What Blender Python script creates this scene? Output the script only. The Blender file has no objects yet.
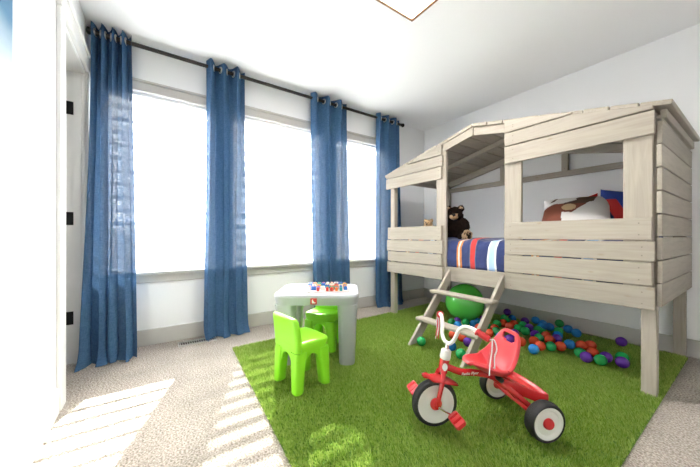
import bpy, bmesh, math, random
import numpy as np
from mathutils import Matrix, Vector, Euler
R = math.radians
random.seed(7)
scene = bpy.context.scene
COL = scene.collection

# ------------------------------------------------------------------ camera, world, sun, exposure
cam_d = bpy.data.cameras.new('camera'); cam = bpy.data.objects.new('camera', cam_d); COL.objects.link(cam)
cam.location = (2.825, 0.407, 0.88)
cam.rotation_euler = (R(90), 0, math.pi/2 - math.atan2(195, 286))
cam_d.sensor_width = 36.0; cam_d.lens = 286/700*36.0; cam_d.shift_y = 2.5/700
cam_d.clip_start = 0.02
scene.camera = cam
vs = scene.view_settings
vs.view_transform = 'Standard'; vs.look = 'None'; vs.gamma = 1.0; vs.use_curve_mapping = False
vs.exposure = 1.42

world = bpy.data.worlds.new('sky'); scene.world = world; world.use_nodes = True
bg = world.node_tree.nodes['Background']
bg.inputs[1].default_value = 9.0
_nt = world.node_tree
_tc = _nt.nodes.new('ShaderNodeTexCoord'); _sp = _nt.nodes.new('ShaderNodeSeparateXYZ'); _rp = _nt.nodes.new('ShaderNodeValToRGB')
_nt.links.new(_tc.outputs['Generated'], _sp.inputs[0]); _nt.links.new(_sp.outputs['Z'], _rp.inputs[0]); _nt.links.new(_rp.outputs[0], bg.inputs[0])
_e = _rp.color_ramp.elements            # bright hazy sky over pale sunlit ground
_e[0].position = 0.0; _e[0].color = (.36, .355, .34, 1); _e[1].position = 0.03; _e[1].color = (.97, .985, 1, 1)

sun_d = bpy.data.lights.new('sun', 'SUN'); sun_d.energy = 20.0; sun_d.angle = R(0.6); sun_d.color = (1.0, 0.95, 0.86)
sun = bpy.data.objects.new('sun', sun_d); COL.objects.link(sun)
sun.rotation_euler = Vector((1.0, -0.36, -0.86)).to_track_quat('-Z', 'Y').to_euler()
sun.location = (-4, 3, 4)

RX, RY, RZ = 3.5, 3.636, 2.405          # room size
WIN = [(0.08, 0.86), (1.00, 2.00), (2.14, 2.98)]   # window openings along y
SILL, HEAD = 0.59, 2.03

# ------------------------------------------------------------------ helpers
def set_in(n, names, v):
    for k in names:
        if k in n.inputs:
            n.inputs[k].default_value = v; return

def new_mat(name):
    m = bpy.data.materials.new(name); m.use_nodes = True
    nt = m.node_tree; nt.nodes.clear()
    out = nt.nodes.new('ShaderNodeOutputMaterial')
    return m, nt, out

def N(nt, t, **kw):
    n = nt.nodes.new(t)
    for k, v in kw.items():
        if hasattr(n, k): setattr(n, k, v)
        else: n.inputs[k].default_value = v
    return n

def pbr(name, col, rough=0.5, metal=0.0, bump=None, vary=None, spec=0.5, coat=0.0, coords='Object', sheen=0):
    """bump=(scale, strength, distance); vary=(scale, amount)"""
    m, nt, out = new_mat(name)
    b = N(nt, 'ShaderNodeBsdfPrincipled')
    b.inputs['Base Color'].default_value = (*col, 1); b.inputs['Roughness'].default_value = rough
    b.inputs['Metallic'].default_value = metal
    set_in(b, ['Specular IOR Level'], spec); set_in(b, ['Coat Weight'], coat); set_in(b, ['Sheen Weight'], sheen)
    nt.links.new(b.outputs[0], out.inputs[0])
    tc = N(nt, 'ShaderNodeTexCoord')
    if vary:
        t = N(nt, 'ShaderNodeTexNoise'); t.inputs['Scale'].default_value = vary[0]; t.inputs['Detail'].default_value = 4
        nt.links.new(tc.outputs[coords], t.inputs['Vector'])
        r = N(nt, 'ShaderNodeMapRange'); r.inputs[1].default_value = .25; r.inputs[2].default_value = .75
        r.inputs[3].default_value = 1-vary[1]; r.inputs[4].default_value = 1+vary[1]
        nt.links.new(t.outputs['Fac'], r.inputs[0])
        mx = N(nt, 'ShaderNodeVectorMath', operation='SCALE'); mx.inputs[0].default_value = col
        nt.links.new(r.outputs[0], mx.inputs['Scale']); nt.links.new(mx.outputs[0], b.inputs['Base Color'])
    if bump:
        t = N(nt, 'ShaderNodeTexNoise'); t.inputs['Scale'].default_value = bump[0]; t.inputs['Detail'].default_value = 6
        nt.links.new(tc.outputs[coords], t.inputs['Vector'])
        bp = N(nt, 'ShaderNodeBump'); bp.inputs['Strength'].default_value = bump[1]; bp.inputs['Distance'].default_value = bump[2]
        nt.links.new(t.outputs['Fac'], bp.inputs['Height']); nt.links.new(bp.outputs[0], b.inputs['Normal'])
    return m

def wood_mat(name, col, dark):
    m, nt, out = new_mat(name)
    b = N(nt, 'ShaderNodeBsdfPrincipled'); b.inputs['Roughness'].default_value = .55
    set_in(b, ['Specular IOR Level'], .3)
    tc = N(nt, 'ShaderNodeTexCoord'); oi = N(nt, 'ShaderNodeObjectInfo')
    ad = N(nt, 'ShaderNodeVectorMath', operation='ADD')
    sc = N(nt, 'ShaderNodeVectorMath', operation='SCALE'); sc.inputs[0].default_value = (37, 11, 23)
    nt.links.new(oi.outputs['Random'], sc.inputs['Scale'])
    nt.links.new(tc.outputs['Object'], ad.inputs[0]); nt.links.new(sc.outputs[0], ad.inputs[1])
    mp = N(nt, 'ShaderNodeMapping'); mp.inputs['Scale'].default_value = (1.6, 22, 22)
    nt.links.new(ad.outputs[0], mp.inputs[0])
    t = N(nt, 'ShaderNodeTexNoise'); t.inputs['Scale'].default_value = 2.2; t.inputs['Detail'].default_value = 6; t.inputs['Distortion'].default_value = .8
    nt.links.new(mp.outputs[0], t.inputs['Vector'])
    mp2 = N(nt, 'ShaderNodeMapping'); mp2.inputs['Scale'].default_value = (5, 12, 12)
    nt.links.new(ad.outputs[0], mp2.inputs[0])
    k = N(nt, 'ShaderNodeTexVoronoi'); k.inputs['Scale'].default_value = 1.1
    nt.links.new(mp2.outputs[0], k.inputs['Vector'])
    kr = N(nt, 'ShaderNodeMapRange'); kr.inputs[1].default_value = .03; kr.inputs[2].default_value = .12; kr.inputs[3].default_value = .55; kr.inputs[4].default_value = 0
    nt.links.new(k.outputs['Distance'], kr.inputs[0])
    cr = N(nt, 'ShaderNodeMix', data_type='RGBA'); cr.inputs[6].default_value = (*dark, 1); cr.inputs[7].default_value = (*col, 1)
    mr = N(nt, 'ShaderNodeMapRange'); mr.inputs[1].default_value = .3; mr.inputs[2].default_value = .62
    nt.links.new(t.outputs['Fac'], mr.inputs[0]); nt.links.new(mr.outputs[0], cr.inputs[0])
    kn = N(nt, 'ShaderNodeMix', data_type='RGBA'); kn.inputs[7].default_value = (dark[0]*.8, dark[1]*.68, dark[2]*.5, 1)
    nt.links.new(kr.outputs[0], kn.inputs[0]); nt.links.new(cr.outputs[2], kn.inputs[6])
    rv = N(nt, 'ShaderNodeMapRange'); rv.inputs[3].default_value = .9; rv.inputs[4].default_value = 1.08
    nt.links.new(oi.outputs['Random'], rv.inputs[0])
    fin = N(nt, 'ShaderNodeVectorMath', operation='SCALE')
    nt.links.new(kn.outputs[2], fin.inputs[0]); nt.links.new(rv.outputs[0], fin.inputs['Scale'])
    nt.links.new(fin.outputs[0], b.inputs['Base Color'])
    bp = N(nt, 'ShaderNodeBump'); bp.inputs['Strength'].default_value = .25; bp.inputs['Distance'].default_value = .002
    nt.links.new(t.outputs['Fac'], bp.inputs['Height']); nt.links.new(bp.outputs[0], b.inputs['Normal'])
    nt.links.new(b.outputs[0], out.inputs[0])
    return m

class MB:
    """collects vertices and faces for one mesh"""
    def __init__(s): s.v = []; s.f = []; s.m = []
    def add(s, vs_, fs, M=None, mi=0):
        o = len(s.v)
        s.v += [tuple(M @ Vector(p)) if M is not None else tuple(p) for p in vs_]
        s.f += [tuple(i+o for i in q) for q in fs]; s.m += [mi]*len(fs)
        return s
    def box(s, lo, hi, M=None, mi=0):
        x0, y0, z0 = lo; x1, y1, z1 = hi
        return s.add([(x0,y0,z0),(x1,y0,z0),(x1,y1,z0),(x0,y1,z0),(x0,y0,z1),(x1,y0,z1),(x1,y1,z1),(x0,y1,z1)],
                     [(0,3,2,1),(4,5,6,7),(0,1,5,4),(1,2,6,5),(2,3,7,6),(3,0,4,7)], M, mi)
    def prism(s, poly, a0, a1, axis='y', M=None, mi=0):
        """poly in the two other axes; extruded a0..a1 along axis"""
        def P(p, a):
            return {'x': (a, p[0], p[1]), 'y': (p[0], a, p[1]), 'z': (p[0], p[1], a)}[axis]
        n = len(poly)
        return s.add([P(p, a0) for p in poly] + [P(p, a1) for p in poly],
                     [tuple(range(n))[::-1], tuple(range(n, 2*n))] + [(i, (i+1) % n, (i+1) % n+n, i+n) for i in range(n)], M, mi)
    def rings(s, rs, close=True, caps=True, M=None, mi=0):
        n = len(rs[0]); vs_ = [p for r in rs for p in r]; fs = []
        for k in range(len(rs)-1):
            for i in range(n if close else n-1):
                j = (i+1) % n
                fs.append((k*n+i, k*n+j, (k+1)*n+j, (k+1)*n+i))
        if caps and close:
            fs.append(tuple(range(n))[::-1]); fs.append(tuple(range((len(rs)-1)*n, len(rs)*n)))
        return s.add(vs_, fs, M, mi)
    def tube(s, pts, r, n=10, M=None, mi=0, caps=True):
        pts = [Vector(p) for p in pts]; rs = []
        rad = r if isinstance(r, (list, tuple)) else [r]*len(pts)
        up = None
        for i, p in enumerate(pts):
            d = (pts[min(i+1, len(pts)-1)] - pts[max(i-1, 0)]).normalized()
            if up is None:
                up = Vector((0,0,1)) if abs(d.z) < .9 else Vector((1,0,0))
            a = d.cross(up).normalized(); up = a.cross(d).normalized()
            rs.append([tuple(p + (a*math.cos(t)+up*math.sin(t))*rad[i]) for t in [2*math.pi*k/n for k in range(n)]])
        return s.rings(rs, True, caps, M, mi)
    def lathe(s, prof, n=24, M=None, mi=0):
        """prof: (r, h) about local z"""
        rs = [[(max(r, 1e-4)*math.cos(2*math.pi*k/n), max(r, 1e-4)*math.sin(2*math.pi*k/n), h) for k in range(n)] for r, h in prof]
        return s.rings(rs, True, True, M, mi)
    def ball(s, c, r, n=16, M=None, mi=0):
        r = (r, r, r) if not isinstance(r, (tuple, list)) else r
        k = n//2; prof = [(math.sin(math.pi*i/k), -math.cos(math.pi*i/k)) for i in range(k+1)]
        T = Matrix.Translation(c) @ Matrix.Diagonal((*r, 1))
        return s.lathe(prof, n, (M @ T) if M is not None else T, mi)
    def mesh(s, name, bevel=0, seg=1, smooth=False, origin=None):
        me = bpy.data.meshes.new(name)
        bm = bmesh.new()
        o = Vector(origin) if origin is not None else Vector((0,0,0))
        bv = [bm.verts.new(Vector(p)-o) for p in s.v]
        for q, mi in zip(s.f, s.m):
            try:
                f = bm.faces.new([bv[i] for i in q]); f.material_index = mi
            except ValueError: pass
        bmesh.ops.remove_doubles(bm, verts=bm.verts, dist=1e-5)
        if bevel:
            bmesh.ops.recalc_face_normals(bm, faces=bm.faces)
            ed = [e for e in bm.edges if len(e.link_faces) == 2 and e.calc_face_angle(0) > .5]
            bmesh.ops.bevel(bm, geom=ed, offset=bevel, segments=seg, profile=.5, affect='EDGES', clamp_overlap=True)
        bmesh.ops.recalc_face_normals(bm, faces=bm.faces)
        if smooth:
            for f in bm.faces: f.smooth = True
        bm.to_mesh(me); bm.free()
        if smooth and smooth != 'all':
            try: me.set_sharp_from_angle(angle=R(smooth if smooth is not True else 40))
            except Exception: pass
        return me
    def build(s, name, mat, parent=None, bevel=0, seg=1, smooth=False, loc=None, rot=None, origin=None):
        me = s.mesh(name, bevel, seg, smooth, origin)
        return link(name, me, mat, parent, loc if loc is not None else origin, rot)

def link(name, me, mat, parent=None, loc=None, rot=None):
    o = bpy.data.objects.new(name, me); COL.objects.link(o)
    for mm in (mat if isinstance(mat, (list, tuple)) else [mat]):
        if mm and len(me.materials) < (len(mat) if isinstance(mat, (list, tuple)) else 1): me.materials.append(mm)
    if loc is not None: o.location = loc
    if rot is not None: o.rotation_euler = rot
    if parent is not None:
        o.parent = parent
    return o

def tag(o, label=None, cat=None, group=None, kind=None):
    if label: o['label'] = label
    if cat: o['category'] = cat
    if group: o['group'] = group
    if kind: o['kind'] = kind
    return o

def thing(name, label, cat, loc=(0,0,0), rz=0, group=None):
    o = bpy.data.objects.new(name, None); COL.objects.link(o)
    o.location = loc; o.rotation_euler = (0, 0, rz); o.empty_display_size = .1
    return tag(o, label, cat, group)

def struct(name, mb, mat, parent=None, label=None, **kw):
    o = mb.build(name, mat, parent, **kw)
    if parent is None: tag(o, label, None, None, 'structure')
    return o

# ------------------------------------------------------------------ materials
M = {}
M['wall'] = pbr('wall_paint', (.885, .89, .90), .7, bump=(140, .12, .002))
M['ceiling'] = pbr('ceiling_paint', (.895, .90, .915), .85, bump=(55, .35, .004))
M['trim_grey'] = pbr('greige_trim_paint', (.50, .485, .455), .45)
M['trim_white'] = pbr('white_trim_paint', (.80, .80, .79), .4)
M['bronze'] = pbr('dark_bronze', (.035, .03, .028), .35, .7)
M['black_metal'] = pbr('black_hinge_metal', (.012, .012, .012), .4, .5)
M['chrome'] = pbr('chrome', (.75, .75, .76), .18, 1.0)
M['nickel'] = pbr('brushed_nickel', (.62, .61, .59), .3, 1.0)
M['wood'] = wood_mat('washed_pine', (.42, .375, .312), (.355, .315, .26))
M['screw'] = pbr('screw_metal', (.22, .2, .17), .5, .5)
M['grey_plastic'] = pbr('grey_plastic', (.43, .445, .465), .38, bump=(300, .05, .001))
M['lime'] = pbr('lime_plastic', (.30, .80, .03), .35, bump=(300, .04, .001))
M['red_metal'] = pbr('red_enamel', (.55, .018, .022), .22, coat=.4)
M['red_plastic'] = pbr('red_plastic', (.62, .03, .035), .3)
M['pink_red'] = pbr('faded_red_plastic', (.66, .055, .065), .35)
M['white_plastic'] = pbr('white_plastic', (.80, .79, .76), .35)
M['rubber'] = pbr('black_rubber', (.015, .015, .016), .55, bump=(200, .1, .001))
M['ribbon_white'] = pbr('white_ribbon', (.85, .82, .82), .4)
M['ribbon_red'] = pbr('red_ribbon', (.75, .09, .1), .4)
M['ball_red'] = pbr('red_ball_plastic', (.62, .065, .02), .25)
M['ball_green'] = pbr('green_ball_plastic', (.012, .34, .085), .25)
M['ball_blue'] = pbr('blue_ball_plastic', (.012, .20, .56), .25)
M['ball_purple'] = pbr('purple_ball_plastic', (.105, .022, .30), .25)
M['balloon'] = pbr('green_vinyl', (.13, .72, .10), .2, coat=.3)
M['turf_back'] = pbr('turf_backing', (.14, .27, .04), .9)
M['navy'] = pbr('navy_cotton', (.018, .03, .12), .85, bump=(60, .2, .004))
M['bear_fur'] = pbr('dark_brown_plush', (.014, .008, .006), 1.0, bump=(90, .8, .010), vary=(40, .4), spec=.1)
M['tan_fur'] = pbr('tan_plush', (.50, .33, .18), .95, bump=(90, .8, .008), sheen=.3)
M['nose'] = pbr('black_bead', (.008, .007, .007), .25)
M['pillow_white'] = pbr('white_cotton', (.78, .75, .73), .9, bump=(220, .15, .002))
M['pillow_brown'] = pbr('brown_print', (.20, .055, .03), .9)
M['pillow_dark'] = pbr('dark_brown_print', (.10, .055, .035), .9)
M['pillow_tan'] = pbr('tan_print', (.62, .42, .23), .9)
M['pillow_blue'] = pbr('blue_cotton', (.015, .04, .24), .85)
M['pillow_red'] = pbr('red_cotton', (.60, .03, .03), .85)
M['blackout'] = pbr('white_casing', (.8, .8, .8), .5)

def carpet_mat():
    m, nt, out = new_mat('beige_carpet')
    b = N(nt, 'ShaderNodeBsdfPrincipled'); b.inputs['Roughness'].default_value = 1.0; set_in(b, ['Specular IOR Level'], .1)
    tc = N(nt, 'ShaderNodeTexCoord')
    a = N(nt, 'ShaderNodeTexNoise'); a.inputs['Scale'].default_value = 125; a.inputs['Detail'].default_value = 3
    c = N(nt, 'ShaderNodeTexNoise'); c.inputs['Scale'].default_value = 5; c.inputs['Detail'].default_value = 4
    v = N(nt, 'ShaderNodeTexVoronoi'); v.inputs['Scale'].default_value = 95
    for n in (a, c, v): nt.links.new(tc.outputs['Object'], n.inputs['Vector'])
    r1 = N(nt, 'ShaderNodeMapRange'); r1.inputs[1].default_value = .3; r1.inputs[2].default_value = .7
    nt.links.new(a.outputs['Fac'], r1.inputs[0])
    mx = N(nt, 'ShaderNodeMix', data_type='RGBA'); mx.inputs[6].default_value = (.22, .187, .155, 1); mx.inputs[7].default_value = (.70, .63, .555, 1)
    nt.links.new(r1.outputs[0], mx.inputs[0])
    r2 = N(nt, 'ShaderNodeMapRange'); r2.inputs[1].default_value = .3; r2.inputs[2].default_value = .7; r2.inputs[3].default_value = .88; r2.inputs[4].default_value = 1.08
    nt.links.new(c.outputs['Fac'], r2.inputs[0])
    s = N(nt, 'ShaderNodeVectorMath', operation='SCALE'); nt.links.new(mx.outputs[2], s.inputs[0]); nt.links.new(r2.outputs[0], s.inputs['Scale'])
    nt.links.new(s.outputs[0], b.inputs['Base Color'])
    sub = N(nt, 'ShaderNodeMath', operation='SUBTRACT'); nt.links.new(a.outputs['Fac'], sub.inputs[0]); nt.links.new(v.outputs['Distance'], sub.inputs[1])
    bp = N(nt, 'ShaderNodeBump'); bp.inputs['Strength'].default_value = .9; bp.inputs['Distance'].default_value = .008
    nt.links.new(sub.outputs[0], bp.inputs['Height']); nt.links.new(bp.outputs[0], b.inputs['Normal'])
    nt.links.new(b.outputs[0], out.inputs[0]); return m
M['carpet'] = carpet_mat()

def grass_mat():
    m, nt, out = new_mat('grass_blades')
    b = N(nt, 'ShaderNodeBsdfPrincipled'); b.inputs['Roughness'].default_value = .55; set_in(b, ['Specular IOR Level'], .25)
    at = N(nt, 'ShaderNodeAttribute', attribute_name='shade')
    mx = N(nt, 'ShaderNodeMix', data_type='RGBA'); mx.inputs[6].default_value = (.22, .39, .045, 1); mx.inputs[7].default_value = (.60, .71, .21, 1)
    nt.links.new(at.outputs['Fac'], mx.inputs[0]); nt.links.new(mx.outputs[2], b.inputs['Base Color'])
    t = N(nt, 'ShaderNodeBsdfTranslucent'); nt.links.new(mx.outputs[2], t.inputs[0])
    ms = N(nt, 'ShaderNodeMixShader'); ms.inputs[0].default_value = .3
    nt.links.new(b.outputs[0], ms.inputs[1]); nt.links.new(t.outputs[0], ms.inputs[2]); nt.links.new(ms.outputs[0], out.inputs[0]); return m
M['grass'] = grass_mat()

def curtain_mat():
    m, nt, out = new_mat('blue_linen')
    tc = N(nt, 'ShaderNodeTexCoord')
    mp = N(nt, 'ShaderNodeMapping'); mp.inputs['Scale'].default_value = (1, 1, .06); nt.links.new(tc.outputs['Object'], mp.inputs[0])
    a = N(nt, 'ShaderNodeTexNoise'); a.inputs['Scale'].default_value = 420; a.inputs['Detail'].default_value = 2; nt.links.new(mp.outputs[0], a.inputs['Vector'])
    mp2 = N(nt, 'ShaderNodeMapping'); mp2.inputs['Scale'].default_value = (.08, .08, 1); nt.links.new(tc.outputs['Object'], mp2.inputs[0])
    c = N(nt, 'ShaderNodeTexNoise'); c.inputs['Scale'].default_value = 420; c.inputs['Detail'].default_value = 2; nt.links.new(mp2.outputs[0], c.inputs['Vector'])
    ml = N(nt, 'ShaderNodeMath', operation='MULTIPLY'); nt.links.new(a.outputs['Fac'], ml.inputs[0]); nt.links.new(c.outputs['Fac'], ml.inputs[1])
    r = N(nt, 'ShaderNodeMapRange'); r.inputs[1].default_value = .12; r.inputs[2].default_value = .4; nt.links.new(ml.outputs[0], r.inputs[0])
    mx = N(nt, 'ShaderNodeMix', data_type='RGBA'); mx.inputs[6].default_value = (.043, .10, .205, 1); mx.inputs[7].default_value = (.095, .185, .325, 1)
    nt.links.new(r.outputs[0], mx.inputs[0])
    d = N(nt, 'ShaderNodeBsdfDiffuse'); nt.links.new(mx.outputs[2], d.inputs[0])
    t = N(nt, 'ShaderNodeBsdfTranslucent'); nt.links.new(mx.outputs[2], t.inputs[0])
    ms = N(nt, 'ShaderNodeMixShader'); ms.inputs[0].default_value = .10; nt.links.new(d.outputs[0], ms.inputs[1]); nt.links.new(t.outputs[0], ms.inputs[2])
    tr = N(nt, 'ShaderNodeBsdfTransparent')
    r2 = N(nt, 'ShaderNodeMapRange'); r2.inputs[1].default_value = .28; r2.inputs[2].default_value = .40; r2.inputs[3].default_value = .01; r2.inputs[4].default_value = .11
    nt.links.new(ml.outputs[0], r2.inputs[0])
    m2 = N(nt, 'ShaderNodeMixShader'); nt.links.new(r2.outputs[0], m2.inputs[0]); nt.links.new(ms.outputs[0], m2.inputs[1]); nt.links.new(tr.outputs[0], m2.inputs[2])
    nt.links.new(m2.outputs[0], out.inputs[0]); return m
M['curtain'] = curtain_mat()

def fabric_mat(name, trans, sheer, col=(.9, .9, .9)):
    m, nt, out = new_mat(name)
    d = N(nt, 'ShaderNodeBsdfDiffuse'); d.inputs[0].default_value = (*col, 1)
    t = N(nt, 'ShaderNodeBsdfTranslucent'); t.inputs[0].default_value = (*col, 1)
    ms = N(nt, 'ShaderNodeMixShader'); ms.inputs[0].default_value = trans
    nt.links.new(d.outputs[0], ms.inputs[1]); nt.links.new(t.outputs[0], ms.inputs[2])
    tr = N(nt, 'ShaderNodeBsdfTransparent')
    m2 = N(nt, 'ShaderNodeMixShader'); m2.inputs[0].default_value = sheer
    nt.links.new(ms.outputs[0], m2.inputs[1]); nt.links.new(tr.outputs[0], m2.inputs[2]); nt.links.new(m2.outputs[0], out.inputs[0]); return m
M['blind_band'] = fabric_mat('white_blind_fabric', .6, .0)
M['blind_sheer'] = fabric_mat('sheer_blind_mesh', .6, .85)
M['blind_mesh'] = fabric_mat('dense_blind_mesh', .6, .26)

def glass_mat():
    m, nt, out = new_mat('window_glass')
    tr = N(nt, 'ShaderNodeBsdfTransparent'); tr.inputs[0].default_value = (.97, .98, .98, 1)
    g = N(nt, 'ShaderNodeBsdfGlossy'); g.inputs['Roughness'].default_value = .02
    ms = N(nt, 'ShaderNodeMixShader'); ms.inputs[0].default_value = .05
    nt.links.new(tr.outputs[0], ms.inputs[1]); nt.links.new(g.outputs[0], ms.inputs[2]); nt.links.new(ms.outputs[0], out.inputs[0]); return m
M['glass'] = glass_mat()

def emit_mat(name, col, s):
    m, nt, out = new_mat(name)
    e = N(nt, 'ShaderNodeEmission'); e.inputs[0].default_value = (*col, 1); e.inputs[1].default_value = s
    nt.links.new(e.outputs[0], out.inputs[0]); return m
M['lamp'] = emit_mat('lit_diffuser', (1.0, .965, .93), 40.0)

def art_mat():
    m, nt, out = new_mat('printed_canvas')
    b = N(nt, 'ShaderNodeBsdfPrincipled'); b.inputs['Roughness'].default_value = .7
    tc = N(nt, 'ShaderNodeTexCoord'); sp = N(nt, 'ShaderNodeSeparateXYZ'); nt.links.new(tc.outputs['Object'], sp.inputs[0])
    n = N(nt, 'ShaderNodeTexNoise'); n.inputs['Scale'].default_value = 6; n.inputs['Detail'].default_value = 5; nt.links.new(tc.outputs['Object'], n.inputs['Vector'])
    ad = N(nt, 'ShaderNodeMath', operation='MULTIPLY_ADD'); ad.inputs[1].default_value = .12; nt.links.new(n.outputs['Fac'], ad.inputs[0]); nt.links.new(sp.outputs['Z'], ad.inputs[2])
    r = N(nt, 'ShaderNodeValToRGB'); nt.links.new(ad.outputs[0], r.inputs[0])
    e = r.color_ramp.elements; e[0].position = .22; e[0].color = (.80, .82, .83, 1); e[1].position = .8; e[1].color = (.02, .10, .25, 1)
    k = e.new(.34); k.color = (.42, .54, .64, 1); k = e.new(.47); k.color = (.05, .18, .33, 1)
    nt.links.new(r.outputs[0], b.inputs['Base Color']); nt.links.new(b.outputs[0], out.inputs[0]); return m
M['art'] = art_mat()

def comforter_mat():
    m, nt, out = new_mat('striped_navy_comforter')
    b = N(nt, 'ShaderNodeBsdfPrincipled'); b.inputs['Roughness'].default_value = .85; set_in(b, ['Sheen Weight'], .2)
    tc = N(nt, 'ShaderNodeTexCoord'); sp = N(nt, 'ShaderNodeSeparateXYZ'); nt.links.new(tc.outputs['Object'], sp.inputs[0])
    n = N(nt, 'ShaderNodeTexNoise'); n.inputs['Scale'].default_value = 4; nt.links.new(tc.outputs['Object'], n.inputs['Vector'])
    w = N(nt, 'ShaderNodeMath', operation='MULTIPLY_ADD'); w.inputs[1].default_value = .03; nt.links.new(n.outputs['Fac'], w.inputs[0]); nt.links.new(sp.outputs['X'], w.inputs[2])
    md = N(nt, 'ShaderNodeMath', operation='MODULO'); md.inputs[1].default_value = .62
    ad = N(nt, 'ShaderNodeMath', operation='ADD'); ad.inputs[1].default_value = 4.34 - .485 + .128; nt.links.new(w.outputs[0], ad.inputs[0]); nt.links.new(ad.outputs[0], md.inputs[0])
    dv = N(nt, 'ShaderNodeMath', operation='DIVIDE'); dv.inputs[1].default_value = .62; nt.links.new(md.outputs[0], dv.inputs[0])
    r = N(nt, 'ShaderNodeValToRGB'); r.color_ramp.interpolation = 'CONSTANT'; nt.links.new(dv.outputs[0], r.inputs[0])
    navy = (.020, .036, .14, 1); orange = (.66, .22, .035, 1); cream = (.72, .66, .55, 1); red = (.62, .045, .04, 1); sky = (.42, .60, .85, 1); grey = (.12, .14, .2, 1); wh = (.8, .82, .85, 1)
    e = r.color_ramp.elements; e[0].position = 0; e[0].color = navy; e[1].position = .13; e[1].color = orange
    for p, c in [(.155, cream), (.18, navy), (.187, orange), (.212, navy), (.345, grey), (.36, red), (.43, grey), (.445, navy), (.61, wh), (.632, sky), (.70, wh), (.725, navy)]:
        k = e.new(p); k.color = c
    nt.links.new(r.outputs[0], b.inputs['Base Color'])
    bp = N(nt, 'ShaderNodeBump'); bp.inputs['Strength'].default_value = .5; bp.inputs['Distance'].default_value = .03
    n2 = N(nt, 'ShaderNodeTexNoise'); n2.inputs['Scale'].default_value = 14; nt.links.new(tc.outputs['Object'], n2.inputs['Vector'])
    nt.links.new(n2.outputs['Fac'], bp.inputs['Height']); nt.links.new(bp.outputs[0], b.inputs['Normal'])
    nt.links.new(b.outputs[0], out.inputs[0]); return m
M['comforter'] = comforter_mat()

# ------------------------------------------------------------------ room shell
struct('floor', MB().box((-.15, -1.0, -.1), (RX, RY, 0)), M['carpet'], label='beige cut pile carpet floor')
struct('ceiling', MB().box((-.15, -1.0, RZ), (RX, RY, RZ+.1)), M['ceiling'], label='white textured ceiling')
struct('wall_back', MB().box((-.15, RY, -.1), (RX+.1, RY+.12, RZ+.1)), M['wall'], label='white wall behind the cabin bed')
struct('wall_right', MB().box((RX, -1.1, -.1), (RX+.1, RY, RZ+.1)), M['wall'], label='plain white side wall')
ww = MB()
WX0 = -.15
ww.box((WX0, 0, -.1), (0, RY, SILL)).box((WX0, 0, HEAD), (0, RY, RZ+.1))
ww.box((WX0, 0, SILL), (0, WIN[0][0], HEAD)).box((WX0, WIN[2][1], SILL), (0, RY, HEAD))
ww.box((WX0, WIN[0][1], SILL), (0, WIN[1][0], HEAD)).box((WX0, WIN[1][1], SILL), (0, WIN[2][0], HEAD))
struct('wall_window', ww, M['wall'], label='white wall with three windows')
DX0, DX1, DZ = .10, .73, 2.03      # doorway in the left wall
wl = MB()
wl.box((-.15, -.12, -.1), (DX0, 0, RZ+.1)).box((DX1, -.12, -.1), (RX, 0, RZ+.1)).box((DX0, -.12, DZ), (DX1, 0, RZ+.1))
struct('wall_left', wl, M['wall'], label='white wall with a doorway')
cl = MB()
cl.box((-.15, -1.1, -.1), (RX, -1.0, RZ+.1)).box((-.25, -1.1, -.1), (-.15, -.0, RZ+.1)).box((1.3, -1.0, 0), (1.4, -.12, RZ))
struct('wall_hall', cl, M['wall'], label='white hallway walls beyond the doorway')

# baseboards, casings
struct('baseboard_window', MB().box((0, .1, 0), (.016, RY, .128)), M['trim_grey'], bevel=.004)
struct('baseboard_back', MB().box((.016, RY-.016, 0), (RX, RY, .128)), M['trim_grey'], bevel=.004)
struct('baseboard_left', MB().box((.84, 0, 0), (RX, .016, .128)), M['trim_white'], bevel=.004)
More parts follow.
